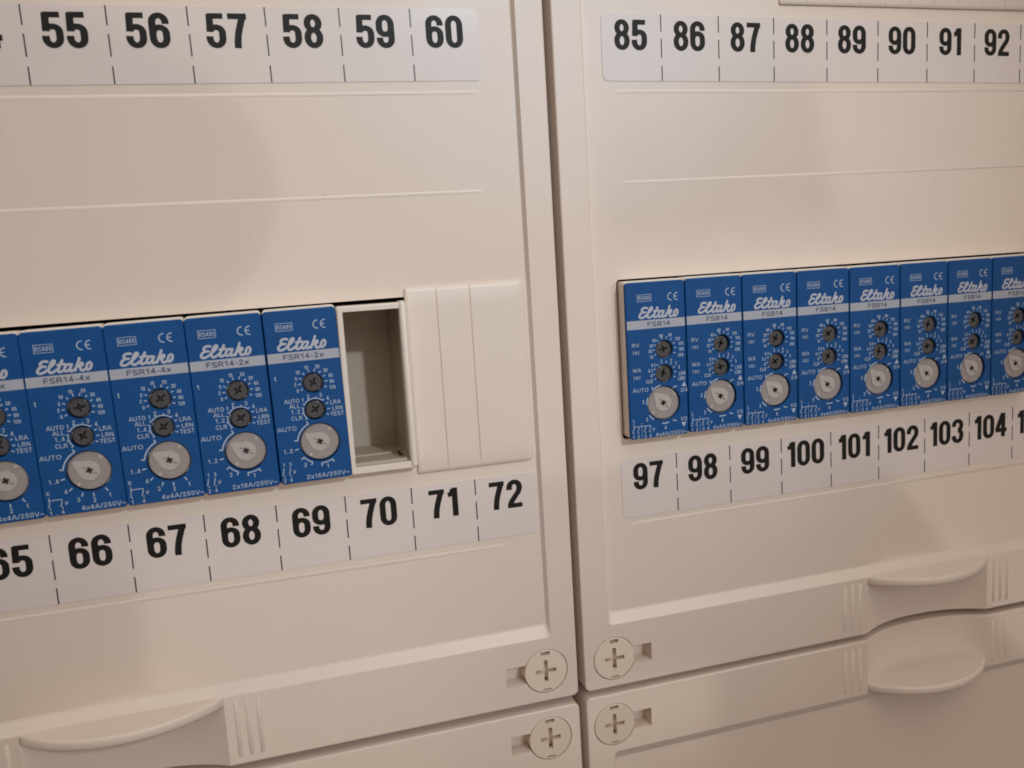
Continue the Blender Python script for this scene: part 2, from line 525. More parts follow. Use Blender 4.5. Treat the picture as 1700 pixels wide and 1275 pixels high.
def cover(label, x0, x1, z0, z1, fx0, fx1, fz0, fz1, slope_z, grip, hx, locks, openings=(), ridges=()):
    """x0..z1 outer border outline, fx0..fz1 edges of the recessed field; grip 'bottom' or 'top'"""
    root = thing('cover_panel', label, 'cover panel', (0, 0, 0), 'white cover panels of the distribution board')
    mb = MB()
    ix0, ix1 = fx0 - 0.75, fx1 + 0.75                      # inner edge of the border
    iz0, iz1 = fz0 - slope_z, fz1 + slope_z
    fld = rrect(fx0, fx1, fz0, fz1, 1.4)
    # field with its openings
    mb.flat(rrect(fx0 + .25, fx1 - .25, fz0 + .3, fz1 - .3, 1.2), openings, 0.0)
    for o in openings:
        mb.wall(o, 0.0, 2.2)
    # sloping wall from the field to the border, with small fillets
    prof = ((0.0, 0.0), (0.12, -0.03), (0.22, -0.35), (0.55, -HB * 0.5), (0.82, -HB + .35), (0.92, -HB + .1), (1.0, -HB))
    rings = [lift(rrect(fx0 + .25, fx1 - .25, fz0 + .3, fz1 - .3, 1.2), 0)]
    for t, y in prof[1:]:
        rings.append(lift(rrect(fx0 + (ix0 - fx0) * t, fx1 + (ix1 - fx1) * t, fz0 + (iz0 - fz0) * t, fz1 + (iz1 - fz1) * t, 1.4), y))
    mb.loft(rings, mi=1)

    # outer edge loop, subdivided along the grip
    def outer(ins, y, r):
        a, b, c, d = x0 + ins, x1 - ins, z0 + ins, z1 - ins
        pts = rrect(a, b, c, d, r)
        gx = [hx - GRIP + 2 * GRIP * i / 24 for i in range(25)]
        if grip == 'bottom':       # bottom edge runs from the last point back to the first (left to right)
            pts = pts + [(x, c) for x in gx]
        else:
            k = 12                 # after the top right corner, right to left
            pts = pts[:k] + [(x, d) for x in reversed(gx)] + pts[k:]
        zz = c if grip == 'bottom' else d
        return [(p[0], y + (scoop(p[0], hx) if abs(p[1] - zz) < 1e-6 else 0), p[1]) for p in pts]
    rings = [outer(.45, -HB, 1.5), outer(.22, -HB + .05, 1.6), outer(.06, -HB + .2, 1.7), outer(0, -HB + .45, 1.8),
             outer(0, 4, 1.8), outer(0, 15, 1.8)]
    mb.loft(rings, mi=1)
    # flat front of the border, minus grip and lock holes
    ins = .45
    a, b, c, d = x0 + ins, x1 - ins, z0 + ins, z1 - ins
    ol = rrect(a, b, c, d, 1.5)
    holes = [rrect(ix0, ix1, iz0, iz1, 1.4)] + [lock_outline(*l) for l in locks]
    if grip == 'bottom':
        gz = iz0 - 0.35
        ol = ol + [(hx - GRIP, c), (hx - GRIP, gz), (hx + GRIP, gz), (hx + GRIP, c)]
        zs = (c, gz)
    else:
        gz = iz1 + 0.35
        ol = ol[:12] + [(hx + GRIP, d), (hx + GRIP, gz), (hx - GRIP, gz), (hx - GRIP, d)] + ol[12:]
        zs = (gz, d)
    mb.flat(ol, holes, -HB)
    # scooped grip surface
    gx = [hx - GRIP + 2 * GRIP * i / 24 for i in range(25)]
    nz = 6
    rows = []
    for k in range(nz + 1):
        z = zs[0] + (zs[1] - zs[0]) * k / nz
        rows.append([(x, -HB + scoop(x, hx), z) for x in gx])
    mb.loft(rows, True, closed=False, mi=1)
    # back of the scoop behind the lip
    mb.loft([[(x, -HB + scoop(x, hx), gz) for x in gx], [(x, -HB, gz) for x in gx]], False, closed=False)
    # lock wells
    for l in locks:
        lo = lock_outline(*l)
        mb.wall(lo, -HB, 3.4, False, 1)
        mb.flat(lo, (), 3.4, 1)
    # embossed ridges on the field
    for xa, xb, z, rl in ridges:
        n = 8
        sec = [(-.6, 0.02), (-.32, -.055), (0, -.10), (.32, -.055), (.6, 0.02)]
        rg = []
        for i in range(n + 1):
            x = xa + (xb - xa) * i / n
            f = 0.05 if i in (0, n) else 1
            zc = z + rl * (x - xa)
            rg.append([(x, q[1] * f + 0.001, zc + q[0]) for q in sec])
        rg.insert(1, [(xa + 2.5, q[1], z + q[0]) for q in sec])
        rg.insert(-1, [(xb - 2.5, q[1], z + rl * (xb - xa) + q[0]) for q in sec])
        mb.loft(rg, True, closed=False, mi=1)
    # three raised ribs on both sides of the grip
    za, zb = (z0 + 2.2, iz0 - 1.6) if grip == 'bottom' else (iz1 + 1.6, z1 - 2.2)
    for sgn in (-1, 1):
        for k in range(3):
            x = hx + sgn * (GRIP + 2.9 + 2.85 * k)
            q = [(-.6, 0.0), (-.42, -.15), (-.15, -.22), (.15, -.22), (.42, -.15), (.6, 0.0)]
            rg = [[(x + p[0] * .4, -HB + 0.004, z) for p in q] if e else [(x + p[0], -HB + p[1], z) for p in q]
                  for z, e in ((za, 1), (za + .5, 0), (zb - .5, 0), (zb, 1))]
            mb.loft(rg, True, closed=False, mi=1)
    # a few specks of dust and tiny moulding pits on the field
    rng = random.Random(int(x0 + z0 * 7))
    for _ in range(150):
        sx, sz, q = rng.uniform(fx0 + 6, fx1 - 6), rng.uniform(max(fz0, -120) + 6, min(fz1, 150) - 4), rng.uniform(.06, .17)
        if openings and 20 < sz < 74:
            continue
        if fz1 > 0 and (-1 < sz < 20 or 122 < sz < 146):
            continue
        mb.flat([(sx + q * rng.uniform(.7, 1.2) * cos(k * pi / 4), sz + q * rng.uniform(.7, 1.2) * sin(k * pi / 4)) for k in range(8)], (), -.012, 2)
    mb.obj('face_plate', [M_COVER, M_COVER2, M_SPECK], root)

    # half-moon lip of the grip
    lp = MB()
    n = 28
    th = 2.7
    rad = (GRIP ** 2 + 9.8 ** 2) / (2 * 9.8)
    zt = gz + (0.0 if grip == 'bottom' else 0.35 + 0.0)
    ztop = iz0 + 0.12 if grip == 'bottom' else gz + 3.0
    zbot = ztop - th

    def edge(ins):
        out = []
        g = GRIP - ins
        for i in range(n + 1):
            x = hx - g + 2 * g * i / n
            yy = -(sqrt(max(rad ** 2 - (x - hx) ** 2, 0)) - (rad - 9.8)) + ins
            out.append((x, min(-HB + yy, -HB + 0.2)))
        return out
    back = [(hx + GRIP - 2 * GRIP * i / 24, -HB + scoop(hx + GRIP - 2 * GRIP * i / 24, hx) + 0.6) for i in range(25)]

    def ring(ins, z):
        return [(p[0], p[1], z) for p in edge(ins) + back]
    rg = [ring(.7, zbot), ring(.2, zbot + .12), ring(0, zbot + .6), ring(0, ztop - .7), ring(.2, ztop - .2), ring(.6, ztop)]
    lp.loft(rg, True)
    lp.loft([[(p[0], p[1], ztop) for p in edge(.6)], [(p[0], max(p[1], -HB + scoop(p[0], hx) + 0.6), ztop + (.45 if grip == 'bottom' else 0)) for p in edge(.6)]],
            False, closed=False)
    lp.loft([[(p[0], p[1], zbot) for p in edge(.7)], [(p[0], max(p[1], -HB + scoop(p[0], hx) + 0.6), zbot) for p in edge(.7)]], False, closed=False)
    lp.obj('grip_lip', M_COVER2, root)

    # quarter-turn locks
    for cx, cz, side in locks:
        lk = MB()
        r = 6.52
        yf = -HB - 0.06
        ws, ls = 0.62, 3.35
        sl = [(ws, ws), (ws, ls), (-ws, ls), (-ws, ws), (-ls * .95, ws), (-ls * .95, -ws), (-ws, -ws), (-ws, -ls), (ws, -ls), (ws, -ws), (ls * .95, -ws), (ls * .95, ws)]
        sl = [(cx + p[0], cz + p[1]) for p in sl]
        nt = [(cx - 1.35, cz + 4.85), (cx + 1.35, cz + 4.85), (cx + 1.45, cz + 6.05), (cx - 1.45, cz + 6.05)]
        nb = [(cx - 1.3, cz - 6.0), (cx + 1.3, cz - 6.0), (cx + 1.3, cz - 5.45), (cx - 1.3, cz - 5.45)]
        ct = circ(cx, cz, r - .18, 48)
        lk.flat(ct, (sl, nt, nb), yf)
        lk.loft([lift(ct, yf), lift(circ(cx, cz, r - .04, 48), yf + .06), lift(circ(cx, cz, r, 48), yf + .2), lift(circ(cx, cz, r, 48), 3.3)])
        for h, dp in ((sl, 2.2), (nt, 2.2), (nb, 1.2)):
            lk.wall(h, yf, yf + dp, False)
            lk.flat(h, (), yf + dp)
        # small dark pin hole at the foot of the cross and a fine mould line
        lk.box(cx - .4, cx + .4, yf + 1.2, yf + 2.15, cz - ls + .02, cz - ls + .4, 1)
        lk.obj('lock_screw', [M_LOCK, M_DARK], root)
    return root


def quad(x0, x1, za0, za1, zb0, zb1):
    """opening: bottom-left z, bottom-right z, top-left z, top-right z"""
    r = 0.7
    return [(x0 + r, za0), (x1 - r, za1), (x1, za1 + r), (x1, zb1 - r), (x1 - r, zb1), (x0 + r, zb0), (x0, zb0 - r), (x0, za0 + r)]


HXL, HXR = 11.4, 261.1
LKL, LKR = 125.2, 146.9
cUL = cover('large upper left cover panel holding the relays above numbers 65 to 69', -112.0, 134.95, -51.4, 205, -100.5, 126.45, -28.3, 198, 3.5, 'bottom', HXL,
            [(LKL, -42.0, -1)], [quad(-18.4, 110, 23.05, 24.1, 69.3, 70.1)],
            [(-97, 116.3, 121.2, 0.006), (-97, 115.6, 95.9, 0.004), (-97, 116.2, -1.9, -0.003)])
cUR = cover('large upper right cover panel holding the relays above numbers 97 to 104', 137.2, 384.5, -51.3, 205, 146.3, 374.5, -28.4, 198, 3.3, 'bottom', HXR,
            [(LKR, -42.3, 1)], [quad(153.3, 300.6, 24.0, 24.0, 70.6, 70.57)],
            [(155.4, 371, 122.5, -0.001), (156.1, 371, 97.7, 0.006), (154.5, 371, -2.0, 0.003)])
cLL = cover('plain lower left cover panel below the left panel with numbers 65 to 72', -112.0, 134.95, -190, -54.1, -100.5, 126.45, -180, -77.0, 3.2, 'top', HXL,
            [(LKL + .2, -63.3, -1)])
cLR = cover('plain lower right cover panel below the right panel with numbers 97 to 104', 137.2, 384.5, -190, -53.6, 146.3, 374.5, -180, -75.3, 3.0, 'top', HXR,
            [(LKR - .9, -63.4, 1)])
number_strip(cUL, -98.47, 124.5 - 0.9, 0.009, 49)
number_strip(cUL, -90, 0.0, 0.0, 61)
number_strip(cUR, 169.95 - 18, 125.4, -0.006, 85)
number_strip(cUR, 170.37 - 18, -0.05, 0.005, 97)


# ------------------------------------------------------------------ relay modules
DXC, D1, D2, KN = 10.45, 19.1, 26.0, 34.65
YF = -5.0           # front of the blue cover


def Zv(v):
    return -v


def cross_knob(name, r, rot, mtl, slot=True):
    mb = MB()
    yf = YF + 0.8
    # arms of the cross, pointed
    pts = []
    for k in range(4):
        a = rot + k * pi / 2
        L = 1.45 if k % 2 == 0 else 1.05
        w = .34
        for dx, dz in ((w, -w) if False else (w, w * -1), ):
            pass
        for u, v in ((w * 1.0, -w), (L, -w * .45), (L, w * .45)):
            pts.append((u * cos(a) - v * sin(a), u * sin(a) + v * cos(a)))
    ct = circ(0, 0, r - .25, 36)
    # gently dished face: outer ring flat, inner ring lower
    mb.loft([lift(circ(0, 0, r, 36), YF + 2.4), lift(circ(0, 0, r, 36), yf + .2), lift(circ(0, 0, r - .08, 36), yf + .05), lift(ct, yf)])
    mb.flat(ct, (pts,), yf)
    cen = circ(0, 0, .22, 12)
    mb.loft([lift(pts, yf), [(p[0] * .45, yf + .9, p[1] * .45) for p in pts]], False, mi=1)
    mb.poly([(p[0] * .45, yf + .9, p[1] * .45) for p in pts], False, 1)
    return mb


def big_knob():
    mb, pt = MB(), MB()
    r = 4.78
    yf = YF + 0.6
    mb.loft([lift(circ(0, 0, r, 56), YF + 2.4), lift(circ(0, 0, r, 56), yf + .3), lift(circ(0, 0, r - .1, 56), yf + .08), lift(circ(0, 0, r - .3, 56), yf)])
    hole = []
    for k in range(4):
        a = radians(20) + k * pi / 2
        for u, v in ((.30, -.30), (.78, -.2), (.78, .2)):
            hole.append((u * cos(a) - v * sin(a), u * sin(a) + v * cos(a)))
    mb.flat(circ(0, 0, r - .3, 56), (hole,), yf)
    mb.loft([lift(hole, yf), lift(hole, yf + 1.0)], False, mi=1)
    mb.flat(hole, (), yf + 1.0, 1)
    # two small pale nubs at the rim
    for a in (232, 48):
        x, z = 4.1 * cos(radians(a)), 4.1 * sin(radians(a))
        mb.loft([lift(circ(x, z, .42, 12), yf), lift(circ(x, z, .34, 12), yf - .12)], True, mi=2)
        mb.flat(circ(x, z, .34, 12), (), yf - .12, 2)
    # pointer: disc with an arrow towards the upper left, cut by a slot
    R = 2.42
    am = radians(146)
    out = []
    n = 40
    for i in range(n + 1):
        a = am + radians(46) + (2 * pi - radians(92)) * i / n
        out.append((R * cos(a), R * sin(a)))
    tip = [(4.05, -.28), (4.05, .28)]
    out += [(u * cos(am) - v * sin(am), u * sin(am) + v * cos(am)) for u, v in ((3.0, -1.02), (4.1, -.2), (4.1, .2), (3.0, 1.02))]
    sl = [(u * cos(am) - v * sin(am), u * sin(am) + v * cos(am)) for u, v in
          ((-2.05, -.24), (-.8, -.24), (-.55, -.75), (.55, -.75), (.8, -.2), (1.75, -.12), (1.75, .12), (.8, .2), (.55, .75), (-.55, .75), (-.8, .24), (-2.05, .24))]
    pt.flat(out, (sl,), yf - .16)
    pt.wall(out, yf - .16, yf + .02, False)
    pt.wall(sl, yf - .16, yf + .02, False)
    return mb, pt


def ticks(mb, cx, v, r0, r1, angs, w=.3, y=YF - .03):
    for a in angs:
        c, s = cos(radians(a)), sin(radians(a))
        mb.stroke([(cx + r0 * c, Zv(v) + r0 * s), (cx + r1 * c, Zv(v) + r1 * s)], w, y)


def bracket(mb, cx, v, r, a0, a1, tick=.75, w=.3, y=YF - .032):
    p = [(cx + r * cos(radians(a0 + (a1 - a0) * i / 12)), Zv(v) + r * sin(radians(a0 + (a1 - a0) * i / 12))) for i in range(13)]
    mb.stroke(p, w, y)
    if tick:
        ticks(mb, cx, v, r - .1, r + tick, (a0, a1), w, y - .004)


SCALE10 = [207 - 25.7 * i for i in range(10)]


def module_meshes(kind):
    """kind: 'two', 'four' (switch relays) or 'shade' (shutter relays)"""
    P = {}
    shade = kind == 'shade'
    d1 = (11.1, 19.45) if shade else (10.45, 19.05)
    d2 = (10.85, 26.4) if shade else (10.3, 26.1)
    kn = (10.5, 35.0) if shade else (10.6, 34.62)
    W, H = 17.95, 44.8
    # housing
    h = MB()
    a, b = 0.08, 17.82
    hh = rrect(a, b, -H + .3, .38, .9)
    lo = rrect(a, b, -H + 4, -3.4, .9)
    h.loft([lift(lo, 52), lift(lo, YF + 6.2), lift(hh, YF + 6.2), lift(hh, YF + 1.1), lift(rrect(a + .15, b - .15, -H + .45, .2, .8), YF + .9)], False)
    hl = [circ(d1[0], -d1[1], 2.66, 36), circ(d2[0], -d2[1], 2.66, 36), circ(kn[0], -kn[1], 5.05, 56)]
    h.flat(rrect(a + .15, b - .15, -H + .45, .2, .8), hl, YF + .9)
    for l in hl:
        h.wall(l, YF + .9, YF + 2.6)
        h.flat(l, (), YF + 2.6)
    P['housing'] = h.mesh('housing', M_HOUSE)
    # blue front
    f = MB()
    x0, x1, z0, z1 = .03, 17.87, -H + .06, -.06
    o3 = rrect(x0 + .22, x1 - .22, z0 + .22, z1 - .22, .78)
    f.loft([lift(rrect(x0, x1, z0, z1, .95), YF + .95), lift(rrect(x0, x1, z0, z1, .95), YF + .3),
            lift(rrect(x0 + .08, x1 - .08, z0 + .08, z1 - .08, .9), YF + .09), lift(o3, YF)])
    f.flat(o3, hl, YF)
    for l in hl:
        f.wall(l, YF, YF + 2.4)
    P['front_cover'] = f.mesh('front_cover', M_BLUE)
    # title band
    bz0, bz1 = -13.22, -10.76
    bd = MB()
    bd.poly([(x0 + .2, YF - .02, bz0), (x1 - .2, YF - .02, bz0), (x1 - .2, YF - .02, bz1), (x0 + .2, YF - .02, bz1)])
    P['title_band'] = bd.mesh('title_band', M_BAND)
    tb = MB()
    if shade:
        text(tb, 'FSB14', 9.75, bz0 + .6, 1.28, YF - .04, 'C', 6.9, .175)
    else:
        text(tb, 'FSR14-2x' if kind == 'two' else 'FSR14-4x', 8.85, bz0 + .6, 1.32, YF - .04, 'C', 10.0, .175)
    P['type_lettering'] = tb.mesh('type_lettering', M_NAVY)
    # script logo
    lg = MB()
    y = YF - .03
    st = [([(5.39, 7.33), (4.66, 7.20), (3.98, 7.52), (3.80, 8.04), (4.17, 8.40), (4.85, 8.50)], 0),
          ([(4.17, 8.40), (3.42, 8.84), (3.03, 9.46), (3.23, 9.96), (3.93, 9.97), (4.85, 9.53), (5.75, 8.78), (6.66, 7.98), (6.93, 7.46), (6.63, 7.20),
            (6.12, 7.74), (5.60, 8.77), (5.42, 9.59), (5.66, 10.04), (6.32, 9.93), (7.3, 9.3)], 0),
          ([(8.51, 7.33), (8.04, 8.18), (7.51, 9.21), (7.37, 9.86), (7.70, 10.08), (8.5, 9.75)], 0), ([(7.43, 8.36), (8.85, 8.24)], 0),
          ([(10.22, 8.53), (9.65, 8.41), (9.02, 8.83), (8.70, 9.58), (8.94, 10.03), (9.42, 9.90), (10.03, 9.24), (10.33, 8.60)], 0),
          ([(10.38, 8.50), (9.99, 9.35), (9.85, 9.94), (10.16, 10.10), (10.9, 9.75)], 0),
          ([(12.19, 7.20), (11.79, 8.21), (11.26, 9.25), (10.93, 10.06)], 0),
          ([(11.39, 9.14), (11.99, 8.59), (12.55, 8.35), (12.69, 8.67), (12.35, 9.06), (11.80, 9.18)], 0),
          ([(11.80, 9.18), (12.11, 9.58), (12.17, 10.07), (12.64, 10.18), (13.4, 9.75)], 0),
          ([(14.43, 8.49), (14.55, 8.98), (14.29, 9.69), (13.77, 10.12), (13.43, 9.96), (13.43, 9.41), (13.75, 8.72), (14.20, 8.40)], 1)]
    ox, oz = (1.0, .05) if shade else (0, 0)
    for i, (p, c) in enumerate(st):
        lg.stroke(spline([(q[0] + ox, -q[1] - oz) for q in p], bool(c), 5), .60, y - .003 * i, bool(c))
        if not c:
            for e in (p[0], p[-1]):
                lg.disc(e[0] + ox, -e[1] - oz, .30, y - .003 * i - .0015, 10)
    P['logo'] = lg.mesh('logo', M_LOGO)
    # small print
    t = MB()
    y = YF - .028
    bx = (3.5, 7.75) if shade else (2.85, 7.0)
    bz = (-5.5, -3.5) if shade else (-5.25, -3.2)
    fr = [(bx[0], bz[0]), (bx[1], bz[0]), (bx[1], bz[1]), (bx[0], bz[1])]
    w = .13
    fi = [(bx[0] + w, bz[0] + w), (bx[1] - w, bz[0] + w), (bx[1] - w, bz[1] - w), (bx[0] + w, bz[1] - w)]
    t.flat(fr, (fi,), y)
    text(t, 'RS485', (bx[0] + bx[1]) / 2, bz[0] + .48, 1.08, y, 'C', 3.6, .13)
    cx, cz = (13.75, -4.6) if shade else (13.05, -4.2)
    for k, q in enumerate((cx, cx + 1.85)):
        t.stroke(arc(q, cz, 1.03, 1.03, 82, 278, 16), .26, y)
    t.stroke([(cx + .86, cz), (cx + 1.75, cz)], .26, y - .004)
    c1 = .93
    if not shade:
        ticks(t, d1[0], d1[1], 2.95, 3.6, SCALE10, .27)
        for s, (u, v) in zip(('0', '2', '5', '10', '15', '20', '30', '45', '90', '120'),
                             ((6.55, 20.76), (6.14, 19.15), (6.45, 17.66), (7.0, 16.05), (9.2, 14.98), (11.92, 14.98), (13.8, 16.15), (14.95, 17.6), (15.15, 19.15), (15.15, 20.7))):
            text(t, s, u, Zv(v) - c1 / 2, c1, y, 'C', None, .155, sx=.88)
        text(t, 't', 1.45, Zv(17.75), 1.25, y)
        # second dial
        bracket(t, d2[0], d2[1], 3.0, 148, 48, .5, .24)
        ticks(t, d2[0], d2[1], 3.0, 3.5, (116, 82), .24)
        bracket(t, d2[0], d2[1], 3.0, 165, 222, .5, .24)
        ticks(t, d2[0], d2[1], 3.0, 3.5, (192,), .24)
        ticks(t, d2[0], d2[1], 3.0, 3.65, (24, -2, -27), .27)
        c2 = 1.05
        text(t, 'AUTO', 6.68, Zv(23.8), c2, y, 'R', 3.72)
        text(t, '1', 7.5, Zv(23.8), c2, y)
        text(t, '2', 8.92, Zv(23.0), c2, y)
        text(t, '3', 12.0, Zv(22.95), c2, y)
        text(t, '4', 13.65, Zv(23.95), c2, y)
        text(t, 'LRA', 14.15, Zv(25.15), c2, y, 'L', 2.65)
        text(t, 'LRN', 14.5, Zv(26.8), c2, y, 'L', 2.6)
        text(t, 'TEST', 13.9, Zv(28.25), c2, y, 'L', 3.4)
        text(t, 'ALL', 6.65, Zv(25.15), c2, y, 'R', 2.55)
        text(t, '1..2' if kind == 'two' else '1..4', 6.55, Zv(26.65), c2, y, 'R', 2.15)
        text(t, 'CLR', 6.95, Zv(28.3), c2, y, 'R', 2.7)
        # rotary knob
        text(t, 'AUTO', .5, Zv(30.9), 1.1, y, 'L', 4.75)
        bracket(t, kn[0], kn[1], 5.55, 116, 170, .8, .32)
        if kind == 'two':
            text(t, '1..2', 1.5, Zv(36.65), 1.1, y, 'L', 2.2)
            ticks(t, kn[0], kn[1], 5.55, 6.5, (192.5,), .3)
            bracket(t, kn[0], kn[1], 5.6, 219, 245, .85, .3)
            bracket(t, kn[0], kn[1], 5.6, 269, 298, .85, .3)
            text(t, '2', 6.45, Zv(40.75), 1.1, y)
            text(t, '1', 11.95, Zv(41.7), 1.1, y)
            for u, n1, n2 in ((1.05, '1', '2'), (2.62, '3', '4')):
                text(t, n1, u + .1, Zv(40.05), 1.0, y)
                t.stroke([(u, Zv(40.4)), (u - .1, Zv(41.1)), (u - .42, Zv(42.25))], .2, y)
                t.stroke([(u - .05, Zv(42.3)), (u - .05, Zv(42.8))], .2, y)
                text(t, n2, u - .05, Zv(44.15), 1.0, y)
            text(t, '\u00b5', 3.6, Zv(41.9), 1.0, y)
            text(t, '2x16A/250V~', 6.4, Zv(44.0), 1.15, y, 'L', 10.75)
        else:
            text(t, '1..4', 1.7, Zv(36.8), 1.1, y, 'L', 2.2)
            ticks(t, kn[0], kn[1], 5.5, 6.5, (193, 222, 249, 273, 303), .3)
            for s, u, v in (('4', 5.05, 39.6), ('3', 7.5, 41.9), ('2', 10.95, 42.45), ('1', 14.45, 41.7)):
                text(t, s, u, Zv(v), 1.1, y)
            text(t, 'K', 1.2, Zv(39.45), 1.0, y)
            t.stroke([(1.22, Zv(39.95)), (1.15, Zv(40.7)), (1.2, Zv(41.4)), (.9, Zv(42.55))], .2, y)
            t.stroke([(1.15, Zv(40.7)), (3.92, Zv(40.7))], .2, y - .003)
            t.stroke([(3.92, Zv(40.7)), (3.88, Zv(41.4)), (3.5, Zv(42.5))], .2, y - .006)
            for u in (1.25, 3.88):
                t.stroke([(u, Zv(42.55)), (u, Zv(43.0))], .2, y)
            text(t, '1 .. 4', 2.55, Zv(44.35), 1.0, y, 'C', 3.2)
            text(t, '\u00b5', 4.85, Zv(42.05), 1.0, y)
            text(t, '4x4A/250V~', 7.85, Zv(44.1), 1.15, y, 'L', 9.8)
    else:
        ticks(t, d1[0] + .1, d1[1] - .1, 2.95, 3.55, SCALE10, .27)
        for s, (u, v) in zip(('10', '20', '30', '40', '60', '90', '120', '150', '180', '200'),
                             ((7.19, 21.39), (6.83, 19.72), (7.20, 18.19), (8.09, 16.71), (10.29, 15.5), (13.0, 15.5), (15.25, 16.76), (16.25, 18.2), (16.3, 19.83), (16.1, 21.5))):
            text(t, s, u, Zv(v) - c1 / 2, c1, y, 'C', None, .155, sx=.86)
        for s, v in (('RV', 18.2), ('WA', 25.35)):
            text(t, s, 1.4, Zv(v), 1.05, y, 'L', 2.25 if s == 'RV' else 2.5)
            text(t, '(s)', 2.6, Zv(v + 2.0), 1.05, y, 'C', 2.05)
        ticks(t, d2[0] + .1, d2[1] - .1, 2.95, 3.55, SCALE10, .27)
        for s, (u, v) in zip(('CLR', '0', '0.3', '0.5', '1', '2', '3', '5', 'LRA', 'LRN'),
                             ((6.3, 28.35), (6.99, 26.8), (6.75, 25.25), (7.65, 23.75), (10.05, 22.75), (13.1, 22.8), (14.5, 23.7), (15.5, 25.0), (16.35, 26.9), (16.1, 28.35))):
            text(t, s, u, Zv(v) - c1 / 2, c1 + (.1 if s[0] in 'CL' else 0), y, 'C', None, .155, sx=.86)
        text(t, 'AUTO', 1.2, Zv(31.1), 1.1, y, 'L', 4.7)
        text(t, '1', 7.0, Zv(31.0), 1.1, y)
        bracket(t, kn[0], kn[1], 5.35, 128, 100, 0, .34)
        text(t, '2', 4.2, Zv(34.55), 1.1, y)
        bracket(t, kn[0], kn[1], 5.3, 180, 157, 0, .34)
        text(t, '3', 5.1, Zv(39.75), 1.1, y)
        bracket(t, kn[0], kn[1], 5.55, 213, 233, 0, .34)
        text(t, '4', 10.7, Zv(42.7), 1.1, y)
        bracket(t, kn[0], kn[1], 5.85, 262, 283, 0, .34)
        t.stroke([(13.35, Zv(31.0)), (13.8, Zv(30.45)), (14.7, Zv(30.45))], .28, y)
        t.stroke([(13.05, Zv(40.05)), (13.4, Zv(40.45)), (14.25, Zv(40.45))], .28, y)
        t.poly([(16.05, y, Zv(30.65)), (17.55, y, Zv(30.65)), (16.8, y, Zv(29.25))])
        text(t, '2/4', 16.75, Zv(32.25), 1.1, y, 'C', 2.1)
        text(t, '1/3', 16.4, Zv(40.7), 1.1, y, 'C', 2.0)
        t.poly([(15.6, y, Zv(41.15)), (16.4, y, Zv(42.55)), (17.2, y, Zv(41.15))])
        text(t, 'L', 1.15, Zv(39.7), 1.0, y)
        t.stroke([(1.12, Zv(40.1)), (1.10, Zv(41.4)), (.6, Zv(42.75))], .19, y)
        t.stroke([(1.1, Zv(41.05)), (6.25, Zv(41.05))], .19, y - .003)
        for u in (2.62, 4.62, 6.18):
            t.stroke([(u, Zv(41.05)), (u - .02, Zv(41.5)), (u - .55, Zv(42.75))], .19, y - .006)
        for u, s in ((1.0, '1'), (2.5, '2'), (4.55, '3'), (6.1, '4')):
            t.stroke([(u, Zv(42.75)), (u, Zv(43.2))], .19, y)
            text(t, s, u - .1, Zv(44.55), 1.0, y)
        for k in range(8):
            t.stroke([(3.45, Zv(40.1 + k * .6)), (3.45, Zv(40.35 + k * .6))], .17, y - .004)
        text(t, '\u00b5', 7.1, Zv(42.55), 1.0, y)
        text(t, '4x4A/250V~', 7.6, Zv(44.5), 1.1, y, 'L', 9.7)
    P['printed_scale'] = t.mesh('printed_scale', M_WHITE)
    P['pos'] = (d1, d2, kn)
    return P


PM = {k: module_meshes(k) for k in ('two', 'four', 'shade')}
DIALS = [cross_knob('d', 2.36, r, M_DIAL).mesh('setting_dial', [M_DIAL, M_DARK]) for r in (0.2, 0.62, 1.0, 1.3)]
_kb, _kp = big_knob()
KB = _kb.mesh('rotary_knob', [M_KNOB, M_DARK, M_NUB])
KP = _kp.mesh('pointer', M_KNOB2)


def link(name, me, parent, loc=None, rot=None):
    o = bpy.data.objects.new(name, me)
    COL.objects.link(o)
    o.parent = parent
    if loc:
        o.location = Vector(loc) * S
    if rot is not None:
        o.rotation_euler = (0, -rot, 0)
    return o


def make_module(kind, label, group, dial_rot, knob_rot):
    P = PM[kind]
    root = thing('relay_module', label, 'relay module', (0, 0, 0), group)
    for n in ('housing', 'front_cover', 'printed_scale', 'logo'):
        link(n, P[n], root)
    tb = link('title_band', P['title_band'], root)
    link('type_lettering', P['type_lettering'], tb)
    d1, d2, kn = P['pos']
    link('setting_dial', DIALS[dial_rot[0]], root, (d1[0], 0, -d1[1]))
    link('setting_dial', DIALS[dial_rot[1]], root, (d2[0], 0, -d2[1]))
    k = link('rotary_knob', KB, root, (kn[0], 0, -kn[1]), knob_rot)
    link('pointer', KP, k)
    return root


GL = 'blue relay modules in the left panel'
GR = 'blue relay modules in the right panel'
left = [('four', 'dark blue four channel relay module cut off by the left edge, above number 65', (1, 2), .06),
        ('four', 'dark blue four channel relay module directly above number 66', (0, 2), -.03),
        ('four', 'dark blue four channel relay module directly above number 67', (1, 1), .02),
        ('two', 'dark blue two channel relay module directly above number 68', (2, 1), .0),
        ('two', 'dark blue two channel relay module above number 69, next to the open white housing', (2, 1), .0)]
LE = [-17.7, 0.50, 18.72, 36.98, 55.42]          # left edges on the front plane
LT = [67.82, 68.10, 68.36, 68.58, 68.84]
for (kind, lab, dr, kr), x, z in zip(left, LE, LT):
    m = make_module(kind, lab, GL, dr, kr)
    m.location = Vector((x, 0, z)) * S
    m.rotation_euler = (0, -0.0149, 0)
    m.scale = (1.018, 1.0, 0.998)
RE = [153.70, 172.46, 190.90, 209.36, 227.85, 246.42, 264.55, 281.95]
RT = [69.66, 69.76, 69.72, 69.66, 69.56, 69.60, 69.58, 69.56]
nums = [97, 98, 99, 100, 101, 102, 103, 104]
